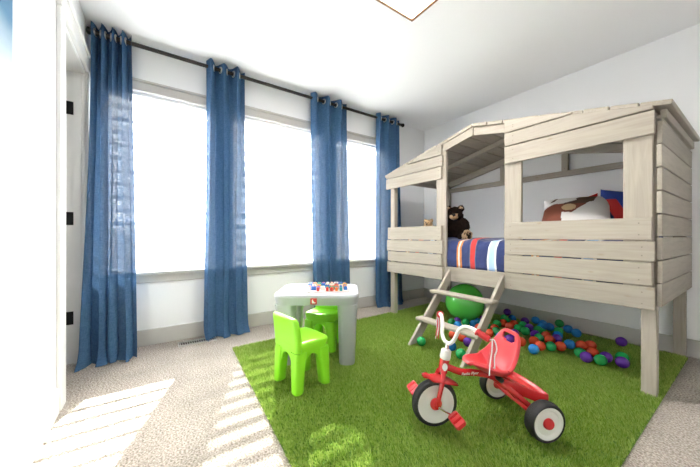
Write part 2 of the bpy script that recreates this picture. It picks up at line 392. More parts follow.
# window trim: head board, cap and sill run past all three windows
struct('trim_1', MB().box((0, .04, HEAD), (.02, WIN[2][1]+.06, 2.10)), M['trim_grey'], bevel=.003, label='greige head casing above the windows')
struct('trim_2', MB().box((0, .03, 2.10), (.032, WIN[2][1]+.07, 2.118)), M['trim_grey'], bevel=.003, label='greige cap moulding above the windows')
struct('trim_3', MB().box((-.06, .03, SILL-.022), (.05, WIN[2][1]+.07, SILL+.004)), M['trim_grey'], bevel=.004, label='greige window sill')
struct('trim_4', MB().box((0, .04, SILL-.085), (.02, WIN[2][1]+.06, SILL-.022)), M['trim_grey'], bevel=.003, label='greige apron below the sill')
for i, (a, b_) in enumerate(WIN):
    wnd = tag(bpy.data.objects.new('window_%d' % (i+1), None), 'white framed window', None, None, 'structure'); COL.objects.link(wnd)
    wnd.location = (-.10, (a+b_)/2, SILL)
    hw = (b_-a)/2; hh = HEAD-SILL
    fr = MB()
    fr.box((-.03, -hw, 0), (.03, -hw+.03, hh)).box((-.03, hw-.03, 0), (.03, hw, hh)).box((-.03, -hw+.03, 0), (.03, hw-.03, .025)).box((-.03, -hw+.03, hh-.03), (.03, hw-.03, hh))
    fr.build('window_frame', M['trim_white'], wnd)
    MB().box((-.004, -hw+.03, .025), (.004, hw-.03, hh-.03)).build('pane', M['glass'], wnd)
    # banded day and night roller blind on the room side of the glass
    st = ['mostly sheer thin white bands', 'evenly spaced white and sheer bands', 'closed overlapping white bands'][i]
    near = ['beside the doorway', 'behind the play table', 'beside the cabin bed'][i]
    bl = thing('roller_blind', 'white banded roller blind with %s, %s' % (st, near), 'blind', (-.045, (a+b_)/2, SILL))
    bw = hw-.008
    MB().box((-.02, -bw, hh-.03), (.035, bw, hh)).build('headrail', M['blackout'], bl, bevel=.008, seg=2)
    MB().tube([(0, -bw, .007), (0, bw, .007)], .006).build('bottom_rail', M['blackout'], bl, smooth=40)
    MB().add([(0, -bw, .01), (0, bw, .01), (0, bw, hh-.03), (0, -bw, hh-.03)], [(0, 1, 2, 3)]).build('sheer_mesh', M['blind_mesh' if i == 1 else 'blind_sheer'], bl)
    pitch = .102; bh = [.026, .052, .1015][i]
    bme = MB().box((-.0012, -bw, 0), (.0012, bw, bh)).mesh('band')
    z = [.07, .045, .012][i]
    while z + bh < hh-.03:
        link('band', bme, M['blind_band'], bl, (.003, 0, z)); z += pitch

# doorway lining, casings, hinges
dr = tag(bpy.data.objects.new('door_1', None), 'cased doorway with black hinges on the jamb', None, None, 'structure'); COL.objects.link(dr); dr.location = (0, 0, 0)
MB().box((DX0, -.125, 0), (DX0+.018, .0, DZ)).build('jamb', M['trim_white'], dr)
MB().box((DX1-.018, -.125, 0), (DX1, .0, DZ)).build('jamb', M['trim_white'], dr)
MB().box((DX0+.018, -.125, DZ-.018), (DX1-.018, .0, DZ)).build('head_jamb', M['trim_white'], dr)
MB().box((DX0+.018, -.055, 0), (DX0+.03, -.018, DZ-.018)).build('door_stop', M['trim_white'], dr)
MB().box((.012, .0, 0), (DX0+.006, .018, DZ+.01)).build('casing', M['trim_white'], dr, bevel=.003)
MB().box((DX1-.006, .0, 0), (DX1+.09, .018, DZ+.01)).build('casing', M['trim_white'], dr, bevel=.003)
MB().box((.004, .0, DZ+.01), (DX1+.10, .022, DZ+.10)).build('head_casing', M['trim_white'], dr, bevel=.003)
MB().box((.0, .0, DZ+.10), (DX1+.115, .034, DZ+.118)).build('head_cap', M['trim_white'], dr, bevel=.003)
MB().box((DX0+.012, -.84, .01), (DX0+.05, -.118, DZ-.02)).build('door_leaf', M['trim_white'], dr, bevel=.002)
for z in (.315, 1.00, 1.76):
    h = MB().box((DX0+.018, -.116, z-.045), (DX0+.0215, -.058, z+.045)).build('hinge', M['black_metal'], dr, bevel=.001)
    MB().tube([(DX0+.024, -.118, z-.045), (DX0+.024, -.118, z+.045)], .006, 8).build('hinge_pin', M['black_metal'], h)

# ------------------------------------------------------------------ cabin bed
BO = Vector((1.43, 2.60, 0))
bed = thing('cabin_bed', 'raised wooden playhouse bed of washed pine planks with gabled roof', 'bed', BO)
screws = MB()
def roofz(x):
    return 1.79 - .222*(1.43-x) if x < 1.43 else 1.79 - .21*(x-1.43)
def clip_roof(x0, x1, z0, z1, d=.0):
    """rectangle x0..x1, z0..z1 cut off along the roof line"""
    pts = [(x0, z0), (x1, z0), (x1, min(z1, roofz(x1)-d))]
    xs = sorted([x for x in ([1.43+(1.79-d-z1)/.21, 1.43-(1.79-d-z1)/.222]) if x0 < x < x1], reverse=True)
    for x in xs: pts.append((x, z1))
    pts.append((x0, min(z1, roofz(x0)-d)))
    out = []
    for p in pts:
        if not out or (abs(p[0]-out[-1][0]) + abs(p[1]-out[-1][1])) > 1e-4: out.append(p)
    return out
def bpoly(name, poly, y0, y1, par=bed, bevel=.003):
    c = Vector((sum(p[0] for p in poly)/len(poly), (y0+y1)/2, sum(p[1] for p in poly)/len(poly)))
    return _bp(name, poly, y0, y1, c, par, bevel)
def _bp(name, poly, y0, y1, c, par, bevel):
    me = MB().prism(poly, y0, y1).mesh(name, bevel, 1, False, c)
    off = BO if par is bed else Vector((0,0,0))
    return link(name, me, M['wood'], par, c-off)
def board(name, a, b_, w, t, par=bed, roll=0, bevel=.003, off=None):
    """board from a to b: local x along the length, width w (local z before roll), thickness t"""
    a = Vector(a); b_ = Vector(b_); d = b_-a; L = d.length
    me = MB().box((-L/2, -t/2, -w/2), (L/2, t/2, w/2)).mesh(name, bevel)
    q = d.to_track_quat('X', 'Z') if abs(d.normalized().z) < .99 else Euler((0, -math.pi/2, 0)).to_quaternion()
    if roll: q = q @ Euler((roll, 0, 0)).to_quaternion()
    o = link(name, me, M['wood'], par, (a+b_)/2 - (BO if off is None else Vector(off)), q.to_euler())
    return o
def screw(x, y, z, ax='y'):
    Mx = Matrix.Translation(Vector((x, y, z))-BO) @ (Matrix.Rotation(R(90), 4, 'X') if ax == 'y' else Matrix.Rotation(R(90), 4, 'Y'))
    screws.lathe([(.0035, -.001), (.0035, .001)], 8, Mx)
FY0, FY1 = 2.583, 2.605
jit = lambda k: .006*((k % 2)*2-1)
# front planks
Ll = [(.477, .594), (.602, .710), (.716, .836), (.842, .975)]
Rl = [(.485, .606), (.612, .737), (.744, .850), (.857, .980)]
for k, (z0, z1) in enumerate(Ll):
    x0, x1 = .385+jit(k), 1.130+jit(k+1)
    bpoly('plank', [(x0, z0), (x1, z0), (x1, z1), (x0, z1)], FY0, FY1)
    for x in (x0+.03, x1-.03):
        for z in (z0+.03, z1-.03): screw(x, FY0, z)
for k, (z0, z1) in enumerate(Rl):
    x0, x1 = 1.698-jit(k)*.3, 2.480+jit(k+1)
    bpoly('plank', [(x0, z0), (x1, z0), (x1, z1), (x0, z1)], FY0, FY1)
    for x in (x0+.045, x1-.05):
        for z in (z0+.03, z1-.03): screw(x, FY0, z)
for k, (z0, z1) in enumerate([(1.408, 1.519), (1.526, 1.624), (1.631, 1.80)]):
    x0 = .362 if k == 0 else (.362 if k == 1 else 1.43-(1.79-1.645)/.222)
    bpoly('plank', clip_roof(x0, 1.128+jit(k), z0, z1), FY0, FY1)
    for z in (z0+.03, min(z1, 1.70)-.03): screw(1.09, FY0, z)
for k, (z0, z1) in enumerate([(1.422, 1.547), (1.554, 1.648), (1.655, 1.83)]):
    x1 = 2.484 if k == 0 else (2.478 if k == 1 else 1.43+(1.812-1.667)/.21)
    bpoly('plank', clip_roof(1.698, x1, z0, z1, (0, -.006, -.022)[k]), FY0, FY1)
    for z in (z0+.03, min(z1, 1.73)-.03): screw(1.76, FY0, z)
# corner legs
for x0 in (.415, 2.423):
    for y0 in (2.606 if x0 < 1 else 2.6315, 3.565):
        board('leg', (x0+.031, y0+.025, 0), (x0+.031, y0+.025, roofz(x0+.031)-.03), .062, .05)
# window and door posts on the front
def vpost(x0, x1, z0, z1, y0=2.606, y1=2.630):
    return board('post', ((x0+x1)/2, (y0+y1)/2, z0), ((x0+x1)/2, (y0+y1)/2, z1), x1-x0, y1-y0, roll=math.pi/2)
for (x0, x1, z0, z1) in [(1.050, 1.158, .48, 1.69), (1.688, 1.809, .487, 1.70), (2.356, 2.474, .50, 1.55)]:
    c = ((x0+x1)/2, 2.618)
    me = MB().box((-(z1-z0)/2, -.012, -(x1-x0)/2), ((z1-z0)/2, .012, (x1-x0)/2)).mesh('post', .003)
    link('post', me, M['wood'], bed, Vector((c[0], c[1], (z0+z1)/2))-BO, (0, -math.pi/2, 0))
# rail across the entrance, mattress deck
bpoly('entrance_rail', [(1.16, .475), (1.688, .475), (1.688, .60), (1.16, .60)], 2.606, 2.630)
for k in range(9):
    board('bed_slat', (.52+k*.228, 2.66, .555), (.52+k*.228, 3.56, .555), .018, .10)
# fascia under the roof between the two front panels, then middle and back rafters
def slope(name, xa, xb, h, y0, y1, d):
    bpoly(name, [(xa, roofz(xa)-d-h), (xb, roofz(xb)-d-h), (xb, roofz(xb)-d), (xa, roofz(xa)-d)], y0, y1)
slope('fascia', 1.134, 1.4285, .068, 2.598, 2.618, .0); slope('fascia', 1.4315, 1.70, .068, 2.606, 2.622, .0)
for (y0, y1, h) in [(3.08, 3.115, .045), (3.575, 3.615, .07)]:
    slope('rafter', .47, 1.4285, h, y0, y1, .001); slope('rafter', 1.4315, 2.43, h, y0, y1, .001)
# roof boards run front to back, seen end-on along the gable
nb = 9
for side in (-1, 1):
    xe = .335 if side < 0 else 2.545
    g = .222 if side < 0 else .21
    n = math.hypot(1, g); tot = abs(xe-1.43)*n; pw = tot/nb
    for k in range(nb):
        s0 = (k+.5)*pw/n
        x = 1.43 + side*s0; z = 1.79 - g*s0
        w = pw-.005
        me = MB().box((-.520, -w/2, .001), (.520, w/2, .026)).mesh('roof_board', .003)
        ang = math.atan(g)*side
        o = link('roof_board', me, M['wood'], bed, Vector((x, 3.108+.004*((k*7) % 3-1), z))-BO)
        ux = Vector((0, 1, 0)); uz = Vector((math.sin(ang), 0, math.cos(ang))); uy = uz.cross(ux)
        o.rotation_euler = Matrix((ux, uy, uz)).transposed().to_euler()
# eave boards under the roof edges
board('eave_board', (2.508, 2.640, 1.532), (2.508, 3.62, 1.532), .046, .024)
board('eave_board', (.365, 2.62, 1.523), (.365, 3.62, 1.523), .050, .024)
# right end planks, left end planks, back planks and rails
for k in range(8):
    z0 = .507 + k*.1235
    yj = .004*((k % 2)*2-1)
    board('end_plank', (2.498, 2.610+yj, z0+.059), (2.498, 3.618, z0+.059), .118, .022)
board('end_plank', (2.4955, 2.610, 1.512), (2.4955, 3.618, 1.512), .018, .017)
for k in range(3):
    z0 = .48 + k*.1235
    board('end_plank', (.402, 2.634, z0+.059), (.402, 3.618, z0+.059), .118, .022)
    board('back_plank', (.42, 3.627, z0+.059), (2.47, 3.627, z0+.059), .118, .016)
board('back_rail', (.478, 3.59, 1.465), (2.421, 3.59, 1.465), .05, .04)
for x in (1.165, 1.745):
    zt = roofz(x)-.075
    board('king_post', (x, 3.59, 1.491), (x, 3.59, zt), .05, .04)
for x, z in ((1.27, 1.55), (1.745, 1.51)): screw(x, 3.568, z)
tag(screws.build('screw_heads', M['screw'], bed), kind='stuff')

# ladder
lad = thing('bed_ladder', 'short slanted wooden ladder leaning at the cabin bed entrance', 'ladder', (1.45, 2.3, 0))
LO = Vector((1.45, 2.3, 0))
def sy(z, f=2.06): return f + (z-.02)/1.1
for x0 in (1.205, 1.675):
    poly = [(2.06, .018), (2.165, .018), (2.578, .018+(2.578-2.165)*1.1), (2.578, .018+(2.578-2.06)*1.1)]
    c = Vector((x0+.0125, 2.32, .31))
    ang = math.atan(1.1)
    mb = MB().prism(poly, x0, x0+.025, 'x')
    me = mb.mesh('stringer', .003, 1, False, c)
    rx = Matrix.Rotation(math.pi/2, 4, 'Z') @ Matrix.Rotation(-ang, 4, 'Y')
    me.transform(rx.inverted())
    link('stringer', me, M['wood'], lad, c-LO, rx.to_euler())
for z, y in ((.200, 2.205), (.405, 2.385)):
    me = MB().box((-.278, -.042, -.014), (.278, .042, .014)).mesh('rung', .010, 3, 40)
    link('rung', me, M['wood'], lad, Vector((1.452, y+.02, z))-LO)

# ------------------------------------------------------------------ bedding, pillows, plush bears
def cushion(w, h, t, nu=90, nv=72, pinch=.18):
    """pillow lying in local xz plane, thickness along y; returns MB grid, front side first"""
    vs_ = []
    for s in (-1, 1):
        for j in range(nv+1):
            for i in range(nu+1):
                u = -1+2*i/nu; v = -1+2*j/nv
                ex = (1-abs(u)**2.6); ez = (1-abs(v)**2.6)
                th = t/2*(max(ex, 0)*max(ez, 0))**.5
                px = u*(w/2)*(1-pinch*.5*(1-abs(v)**2)*abs(u)**3); pz = v*(h/2)*(1-pinch*.5*(1-abs(u)**2)*abs(v)**3)
                vs_.append((px, s*th, pz))
    fs = []
    n = (nu+1)*(nv+1)
    for s in range(2):
        for j in range(nv):
            for i in range(nu):
                a = s*n+j*(nu+1)+i
                q = (a, a+1, a+nu+2, a+nu+1)
                fs.append(q if s == 0 else q[::-1])
    return MB().add(vs_, fs), nu, nv
def inpoly(x, z, poly):
    c = False; j = len(poly)-1
    for i in range(len(poly)):
        if (poly[i][1] > z) != (poly[j][1] > z) and x < (poly[j][0]-poly[i][0])*(z-poly[i][1])/(poly[j][1]-poly[i][1])+poly[i][0]: c = not c
        j = i
    return c

mat_t = thing('mattress', 'navy striped bedding on the cabin bed mattress', 'bedding', (1.44, 3.11, .565))
MB().box((-.98, -.46, 0), (.98, .46, .17)).build('mattress_core', M['pillow_white'], mat_t, bevel=.03, seg=3, smooth=40)
rs = []
nx, npf = 70, 26
for i in range(nx+1):
    x = -.99+1.98*i/nx
    ring = []
    for j in range(npf+1):
        t = j/npf
        # profile over the bed: up the front side, across, down the back
        L = [(-.475, .03), (-.485, .12), (-.475, .22), (-.44, .275), (-.36, .288), (0, .29), (.36, .288), (.44, .27), (.47, .2), (.475, .06)]
        f = t*(len(L)-1); k = min(int(f), len(L)-2); a = f-k
        y = L[k][0]*(1-a)+L[k+1][0]*a; z = L[k][1]*(1-a)+L[k+1][1]*a
        wv = .008*math.sin(x*17+z*9)+.006*math.sin(x*31-y*8)
        ring.append((x, y-wv*(.6 if z < .27 else .2), z+wv*(1 if z > .2 else .2)))
    rs.append(ring)
cm = MB().rings(rs, close=False, caps=False).build('comforter', M['comforter'], mat_t, smooth='all')
sd = cm.modifiers.new('thick', 'SOLIDIFY'); sd.thickness = .012; sd.offset = -1

def pillow(name, label, w, h, t, loc, rot, mats, fn=None, pinch=.18):
    mb, nu, nv = cushion(w, h, t, pinch=pinch)
    if fn:
        for q, f in enumerate(mb.f):
            cx = sum(mb.v[i][0] for i in f)/4; cz = sum(mb.v[i][2] for i in f)/4
            mb.m[q] = fn(cx/w*2, cz/h*2)
    o = mb.build(name, mats, None, smooth='all', loc=loc, rot=rot)
    return tag(o, label, 'pillow', 'pillows in the cabin bed')
def bear_print(u, v):
    u -= 0
    if ((u+.15)/.2)**2+((v-.02)/.2)**2 < 1: return 3
    if inpoly(u, v, [(-1, -1), (-.30, -1), (-.34, -.2), (-.30, .28), (-.62, .3), (-1, .1)]): return 1
    if inpoly(u, v, [(-.34, -.25), (-.05, -.3), (.18, .02), (.42, .34), (.1, .5), (-.30, .3)]): return 1 if v < .22 else 2
    if inpoly(u, v, [(.1, .3), (.5, .35), (.62, .95), (.35, .8), (.2, .98), (.02, .6)]): return 2
    if inpoly(u, v, [(-.75, .45), (-.5, .98), (-.42, .98), (-.6, .5)]): return 2
    return 0
pillow('throw_pillow', 'white throw pillow printed with a brown bear in the cabin bed', .44, .44, .14, (1.985, 3.06, 1.045), (R(-52), R(0), R(14)),
       [M['pillow_white'], M['pillow_brown'], M['pillow_dark'], M['pillow_tan']], bear_print)
pillow('throw_pillow', 'navy blue pillow with a red stripe beside the bear pillow', .38, .38, .13, (2.262, 3.21, 1.035), (R(-24), R(10), R(14)),
       [M['pillow_blue'], M['pillow_red'], M['navy']], lambda u, v: 1 if -.62 < u+.6*v < -.2 and v < .45 else (2 if u+.6*v < -.62 else 0))
pillow('throw_pillow', 'red pillow peeking over the bear pillow', .36, .36, .12, (1.90, 3.36, 1.02), (R(-14), R(-14), R(4)), [M['pillow_red']])

def plush(name, label, loc, rz, s, fur, face):
    t = thing(name, label, 'plush toy', loc, rz, 'plush bears on the cabin bed')
    def el(n, c, r, mat, par=t, rot=None):
        mb = MB(); Mx = Matrix.Translation(Vector(c)*s) @ (Euler(rot).to_matrix().to_4x4() if rot else Matrix.Identity(4))
        mb.ball((0,0,0), tuple(q*s for q in r), 20, Mx)
        # lumpy plush surface
        rnd = random.Random(sum(map(ord, n)) % 97 + len(t.children))
        mb.v = [tuple(Vector(p) + (Vector(p)-Vector(c)*s).normalized()*rnd.uniform(-.004, .006)*s*2) for p in mb.v]
        return mb.build(n, mat, par, smooth='all')
    el('body', (0, 0, .14), (.125, .105, .15), fur)
    hd = el('head', (0, -.015, 0.310), (.09, .082, .085), fur)
    el('ear', (-.068, .0, 0.380), (.032, .018, .032), fur, hd); el('ear', (.068, .0, 0.380), (.032, .018, .032), fur, hd)
    el('inner_ear', (-.066, -.012, 0.380), (.019, .012, .019), face, hd); el('inner_ear', (.066, -.012, 0.380), (.019, .012, .019), face, hd)
    el('muzzle', (0, -.082, 0.290), (.042, .035, .034), face, hd)
    el('nose', (0, -.117, 0.303), (.014, .010, .010), M['nose'], hd)
    el('eye', (-.03, -.083, 0.337), (.008, .008, .008), M['nose'], hd); el('eye', (.03, -.083, 0.337), (.008, .008, .008), M['nose'], hd)
    for sx in (-1, 1):
        el('arm', (sx*.105, -.05, .20), (.045, .05, .095), fur, rot=(R(-25), R(sx*-24), 0))
        lg = el('leg', (sx*.095, -.12, .055), (.052, .115, .052), fur, rot=(0, 0, R(sx*22)))
        el('foot', (sx*.14, -.215, .065), (.05, .034, .062), face, lg, rot=(0, 0, R(sx*22)))
        el('paw_pad', (sx*.146, -.242, .058), (.024, .012, .028), fur, lg)
        for q in (-1, 0, 1): el('toe_pad', (sx*.143+q*.022, -.240, .098-abs(q)*.008), (.008, .008, .008), fur, lg)
    return t
plush('teddy_bear', 'dark brown plush bear with tan muzzle and paws sitting on the comforter', (.995, 2.96, .818), R(32), .90, M['bear_fur'], M['tan_fur'])
plush('teddy_bear', 'small tan plush toy peeking over the cabin bed window sill', (.740, 2.86, .855), R(20), .50, M['tan_fur'], M['tan_fur'])

# ------------------------------------------------------------------ grass rug
rug = thing('turf_rug', 'bright green artificial grass rug on the beige carpet', 'rug', (1.45, 2.2, 0))
Q = [(.49, .905), (2.512, .80), (2.497, 3.555), (.36, 3.50)]
qa = np.array(Q) - np.array([1.45, 2.2])
MB().prism([tuple(p) for p in qa], 0.001, .008, 'z').build('backing', M['turf_back'], rug)
def grass():
    rng = np.random.default_rng(3); n = 270000
    u = rng.random(n); v = rng.random(n)
    P0 = qa[0][None]*((1-u)*(1-v))[:, None] + qa[1][None]*(u*(1-v))[:, None] + qa[2][None]*(u*v)[:, None] + qa[3][None]*((1-u)*v)[:, None]
    a = rng.random(n)*2*np.pi; h = .014+.012*rng.random(n); wd = .0022+.0016*rng.random(n)
    la = rng.random(n)*2*np.pi; ll = .012*rng.random(n)
    # soft trodden swirls in the pile
    fl = np.sin(P0[:, 0]*5+1.3*np.sin(P0[:, 1]*4))+np.cos(P0[:, 1]*6+P0[:, 0]*2)
    lx = np.cos(la)*ll+.004*fl; ly = np.sin(la)*ll-.006
    V = np.zeros((n, 3, 3))
    V[:, 0, 0] = P0[:, 0]-np.cos(a)*wd; V[:, 0, 1] = P0[:, 1]-np.sin(a)*wd; V[:, 0, 2] = .006
    V[:, 1, 0] = P0[:, 0]+np.cos(a)*wd; V[:, 1, 1] = P0[:, 1]+np.sin(a)*wd; V[:, 1, 2] = .006
    V[:, 2, 0] = P0[:, 0]+lx; V[:, 2, 1] = P0[:, 1]+ly; V[:, 2, 2] = .006+h
    me = bpy.data.meshes.new('pile')
    me.vertices.add(3*n); me.vertices.foreach_set('co', V.reshape(-1))
    me.loops.add(3*n); me.loops.foreach_set('vertex_index', np.arange(3*n, dtype=np.int32))
    me.polygons.add(n); me.polygons.foreach_set('loop_start', np.arange(0, 3*n, 3, dtype=np.int32))
    me.update(calc_edges=True)
    at = me.attributes.new('shade', 'FLOAT', 'FACE'); at.data.foreach_set('value', (rng.random(n)**1.2).astype(np.float32))
    me.validate()
    o = link('pile', me, M['grass'], rug); tag(o, kind='stuff')
grass()
GZ = .022      # things stand on the pressed pile

# ------------------------------------------------------------------ play table and chairs
tb = thing('play_table', 'light grey moulded plastic children\'s table with rounded corners', 'table', (.974, 1.397, GZ), math.atan2(.826, .564))
def rrect(w, d, r, n=6):
    pts = []
    for cx, cy, a0 in ((w/2-r, d/2-r, 0), (-w/2+r, d/2-r, 90), (-w/2+r, -d/2+r, 180), (w/2-r, -d/2+r, 270)):
        for k in range(n+1):
            t = R(a0+90*k/n); pts.append((cx+r*math.cos(t), cy+r*math.sin(t)))
    return pts
TW, TD, TH = .575, .45, .474
rs = []
for z, ins, rr in [(TH-.072, .010, .07), (TH-.03, .002, .08), (TH-.014, .0, .08), (TH-.004, .006, .078), (TH, .016, .07), (TH, .035, .06), (TH-.004, .04, .055)]:
    rs.append([(x, y, z) for x, y in rrect(TW-2*ins, TD-2*ins, rr)])
ttop = MB().rings(rs).build('table_top', M['grey_plastic'], tb, smooth=50)
for sx in (-1, 1):
    for sy_ in (-1, 1):
        ring = []
        for z, w, ins in [(0, .098, .034), (.012, .106, .030), (TH-.20, .122, .020), (TH-.070, .135, .012)]:
            cx = sx*(TW/2-ins-w/2); cy = sy_*(TD/2-ins-w/2)
            ring.append([(cx+x, cy+y, z) for x, y in rrect(w, w, .034, 5)])
        MB().rings(ring).build('leg', M['grey_plastic'], tb, smooth=50)
lg = MB().box((-.021, -.003, -.020), (.021, .003, .020)).build('logo', M['red_plastic'], tb, bevel=.002, loc=(-.012, -TD/2+.001, TH-.042))
lg['label'] = 'small red square maker emblem'
MB().prism([(-.011, -.012), (.012, -.012), (.012, -.005), (.002, -.005), (.002, .003), (-.004, .003), (-.004, .012), (-.011, .012)], -.0042, -.003).build('emblem_steps', M['white_plastic'], lg)

def make_chair(label, loc, rz):
    c = thing('toy_chair', label, 'chair', loc, rz, 'lime green plastic children\'s chairs')
    SW, SD, SH = .255, .232, .272
    rs = []
    for z, ins, rr in [(SH-.06, .010, .035), (SH-.012, .0, .04), (SH-.003, .004, .038), (SH, .014, .03), (SH-.004, .04, .03), (SH-.008, .07, .03)]:
        rs.append([(x, y, z) for x, y in rrect(SW-2*ins, SD-2*ins, rr, 5)])
    MB().rings(rs).build('seat', M['lime'], c, smooth=50)
    # arched skirts between the legs
    def arch(half):
        pts = [(-half, SH-.05), (-half, SH-.13)]
        for k in range(9):
            t = math.pi*k/8; pts.append((-(half-.005)*math.cos(t)*.72, SH-.13+.055*math.sin(t)))
        return pts+[(half, SH-.13), (half, SH-.05)]
    sk = MB()
    for y in (-SD/2+.012, SD/2-.036): sk.prism(arch(SW/2-.05), y, y+.024)
    for x in (-SW/2+.012, SW/2-.036): sk.prism([(p[0], p[1]) for p in arch(SD/2-.05)], x, x+.024, 'x')
    sk.build('skirt', M['lime'], c, bevel=.004)
    for sx in (-1, 1):
        for sy_ in (-1, 1):
            ring = []
            for z, w, out in [(0, .050, .003), (.008, .059, .003), (.13, .066, .0), (SH-.055, .074, -.004)]:
                cx = sx*(SW/2+out-w/2); cy = sy_*(SD/2+out-w/2)
                ring.append([(cx+x, cy+y, z) for x, y in rrect(w, w, .018, 4)])
            MB().rings(ring).build('leg', M['lime'], c, smooth=50)
    ring = []
    for z, w, th, y in [(SH-.05, SW-.004, .045, -SD/2+.025), (SH+.02, SW+.002, .046, -SD/2+.022), (SH+.08, SW, .042, -SD/2+.014), (SH+.120, SW-.006, .036, -SD/2+.008), (SH+.134, SW-.020, .024, -SD/2+.006), (SH+.137, SW-.035, .010, -SD/2+.005)]:
        pts = rrect(w, th, min(th*.45, .02), 5)
        ring.append([(x, yy+y-.03*(1-(2*x/SW)**2)*((z-SH)/.15 if z > SH else 0)*.5, z) for x, yy in pts])
    MB().rings(ring).build('backrest', M['lime'], c, smooth=50)
    return c
make_chair('lime green plastic chair with its back turned, pulled out from the grey table', (1.261, 1.127, GZ), math.atan2(.13, .99))
make_chair('lime green plastic chair tucked under the far side of the grey table', (.852, 1.512, GZ), math.atan2(-.574, -.819))

# board with coloured building blocks on the table
ca, sa = .564, .826
def tpt(lx, ly): return (.974+lx*ca-ly*sa, 1.397+lx*sa+ly*ca)
TZ = GZ+TH-.004
bx, by = tpt(.060, .010)
brd = MB().box((-.155, -.13, 0), (.155, .13, .006)).build('peg_board', M['pillow_white'], None, bevel=.002, loc=(bx, by, TZ), rot=(0, 0, math.atan2(sa, ca)+.06))
M['board'] = pbr('pale_board', (.62, .55, .52), .5); brd.data.materials[0] = M['board']
tag(brd, 'thin pale board covered with coloured blocks on the grey table', 'board')
bc = {'red': (.62, .05, .03), 'yellow': (.75, .5, .04), 'blue': (.02, .15, .55), 'green': (.02, .35, .14), 'white': (.8, .78, .74), 'orange': (.75, .2, .04), 'teal': (.02, .32, .36)}
for k, v in bc.items(): M['blk_'+k] = pbr(k+'_block_plastic', v, .3)
rb = random.Random(5)
th0 = math.atan2(sa, ca)+.06
keys = ['red', 'white', 'yellow', 'red', 'blue', 'green', 'white', 'orange', 'red', 'teal', 'blue', 'white', 'orange']
blkmesh = {}
def block_mesh(k, kind):
    if (k, kind) not in blkmesh:
        mb = MB()
        w = .034 if kind else .018
        mb.box((-w/2, -.009, 0), (w/2, .009, .024))
        for sx in ((-.0075, .0075) if kind else (0,)): mb.lathe([(.005, .024), (.005, .028)], 8, Matrix.Translation((sx, 0, 0)))
        blkmesh[(k, kind)] = mb.mesh('toy_block', 0)
    return blkmesh[(k, kind)]
for j in range(7):
    for i in range(9):
        if rb.random() < .12: continue
        k = rb.choice(keys); kind = rb.random() < .35
        lx = -.128+i*.032; ly = -.108+j*.036
        o = link('toy_block', block_mesh(k, kind), M['blk_'+k], None,
                 (bx+lx*math.cos(th0)-ly*math.sin(th0), by+lx*math.sin(th0)+ly*math.cos(th0), TZ+.006), (0, 0, th0+rb.choice([0, 0, .6, -.5, 1.57])*(0 if kind else 1)))
        tag(o, 'small %s %s toy block on the board on the grey table' % (k, 'oblong' if kind else 'square'), 'toy block', 'toy blocks on the board')

# ------------------------------------------------------------------ balls
BALLS = "p 1.224 3.560;p 1.490 3.370;b 1.536 3.484;b 1.628 3.415;b 1.667 3.284;b 1.701 3.365;g 1.708 3.560;b 1.823 3.425;b 1.899 3.368;g 1.797 3.292;b 1.838 3.157;p 1.865 3.070;g 1.635 3.055;g 1.560 3.089;g 1.542 3.215;r 1.477 3.183;r 1.487 3.086;g 1.386 3.058;g 1.407 3.214;r 1.407 3.127;b 1.378 3.353;g 1.327 3.301;r 1.442 2.912;p 1.608 2.925;p 1.609 3.185;p 1.722 3.035;g 1.777 2.966;g 1.736 3.132;g 1.682 3.181;r 1.785 3.078;r 1.844 2.994;r 1.784 2.865;r 1.856 2.795;b 1.858 2.685;g 1.905 2.849;r 1.945 2.910;b 1.967 3.017;r 2.026 3.060;r 2.065 3.121;r 2.118 2.970;g 2.073 2.887;p 2.123 2.832;g 2.192 2.854;p 2.198 2.943;g 2.261 3.029;p 2.284 2.925;p 2.174 3.412;r 1.733 2.765;p 1.657 2.745;b 1.585 2.740;g 1.290 2.130;b 1.482 2.242;g 1.610 2.174;p 1.507 2.414;r 1.339 2.460;r 1.415 2.471;g 1.111 2.754;p 1.121 2.827;b 1.204 2.718;g 1.191 2.861;b 1.262 2.876;b 1.251 2.968;r 1.441 2.618;r 1.355 2.812;g 1.370 2.912;r 1.486 2.746;p 1.227 3.091;r 1.302 3.021;g 1.494 2.848"
BR = .036
bn = {'p': 'purple', 'b': 'blue', 'g': 'green', 'r': 'red'}
bmesh_ = {}
for k, nme in bn.items():
    mb = MB().ball((0,0,0), BR, 20)
    mb.tube([(BR*1.004*math.cos(t), BR*1.004*math.sin(t), 0) for t in [2*math.pi*i/20 for i in range(21)]], .0008, 4, caps=False)  # moulding seam
    bmesh_[k] = mb.mesh('play_ball', 0, 1, 'all')
rb = random.Random(9)
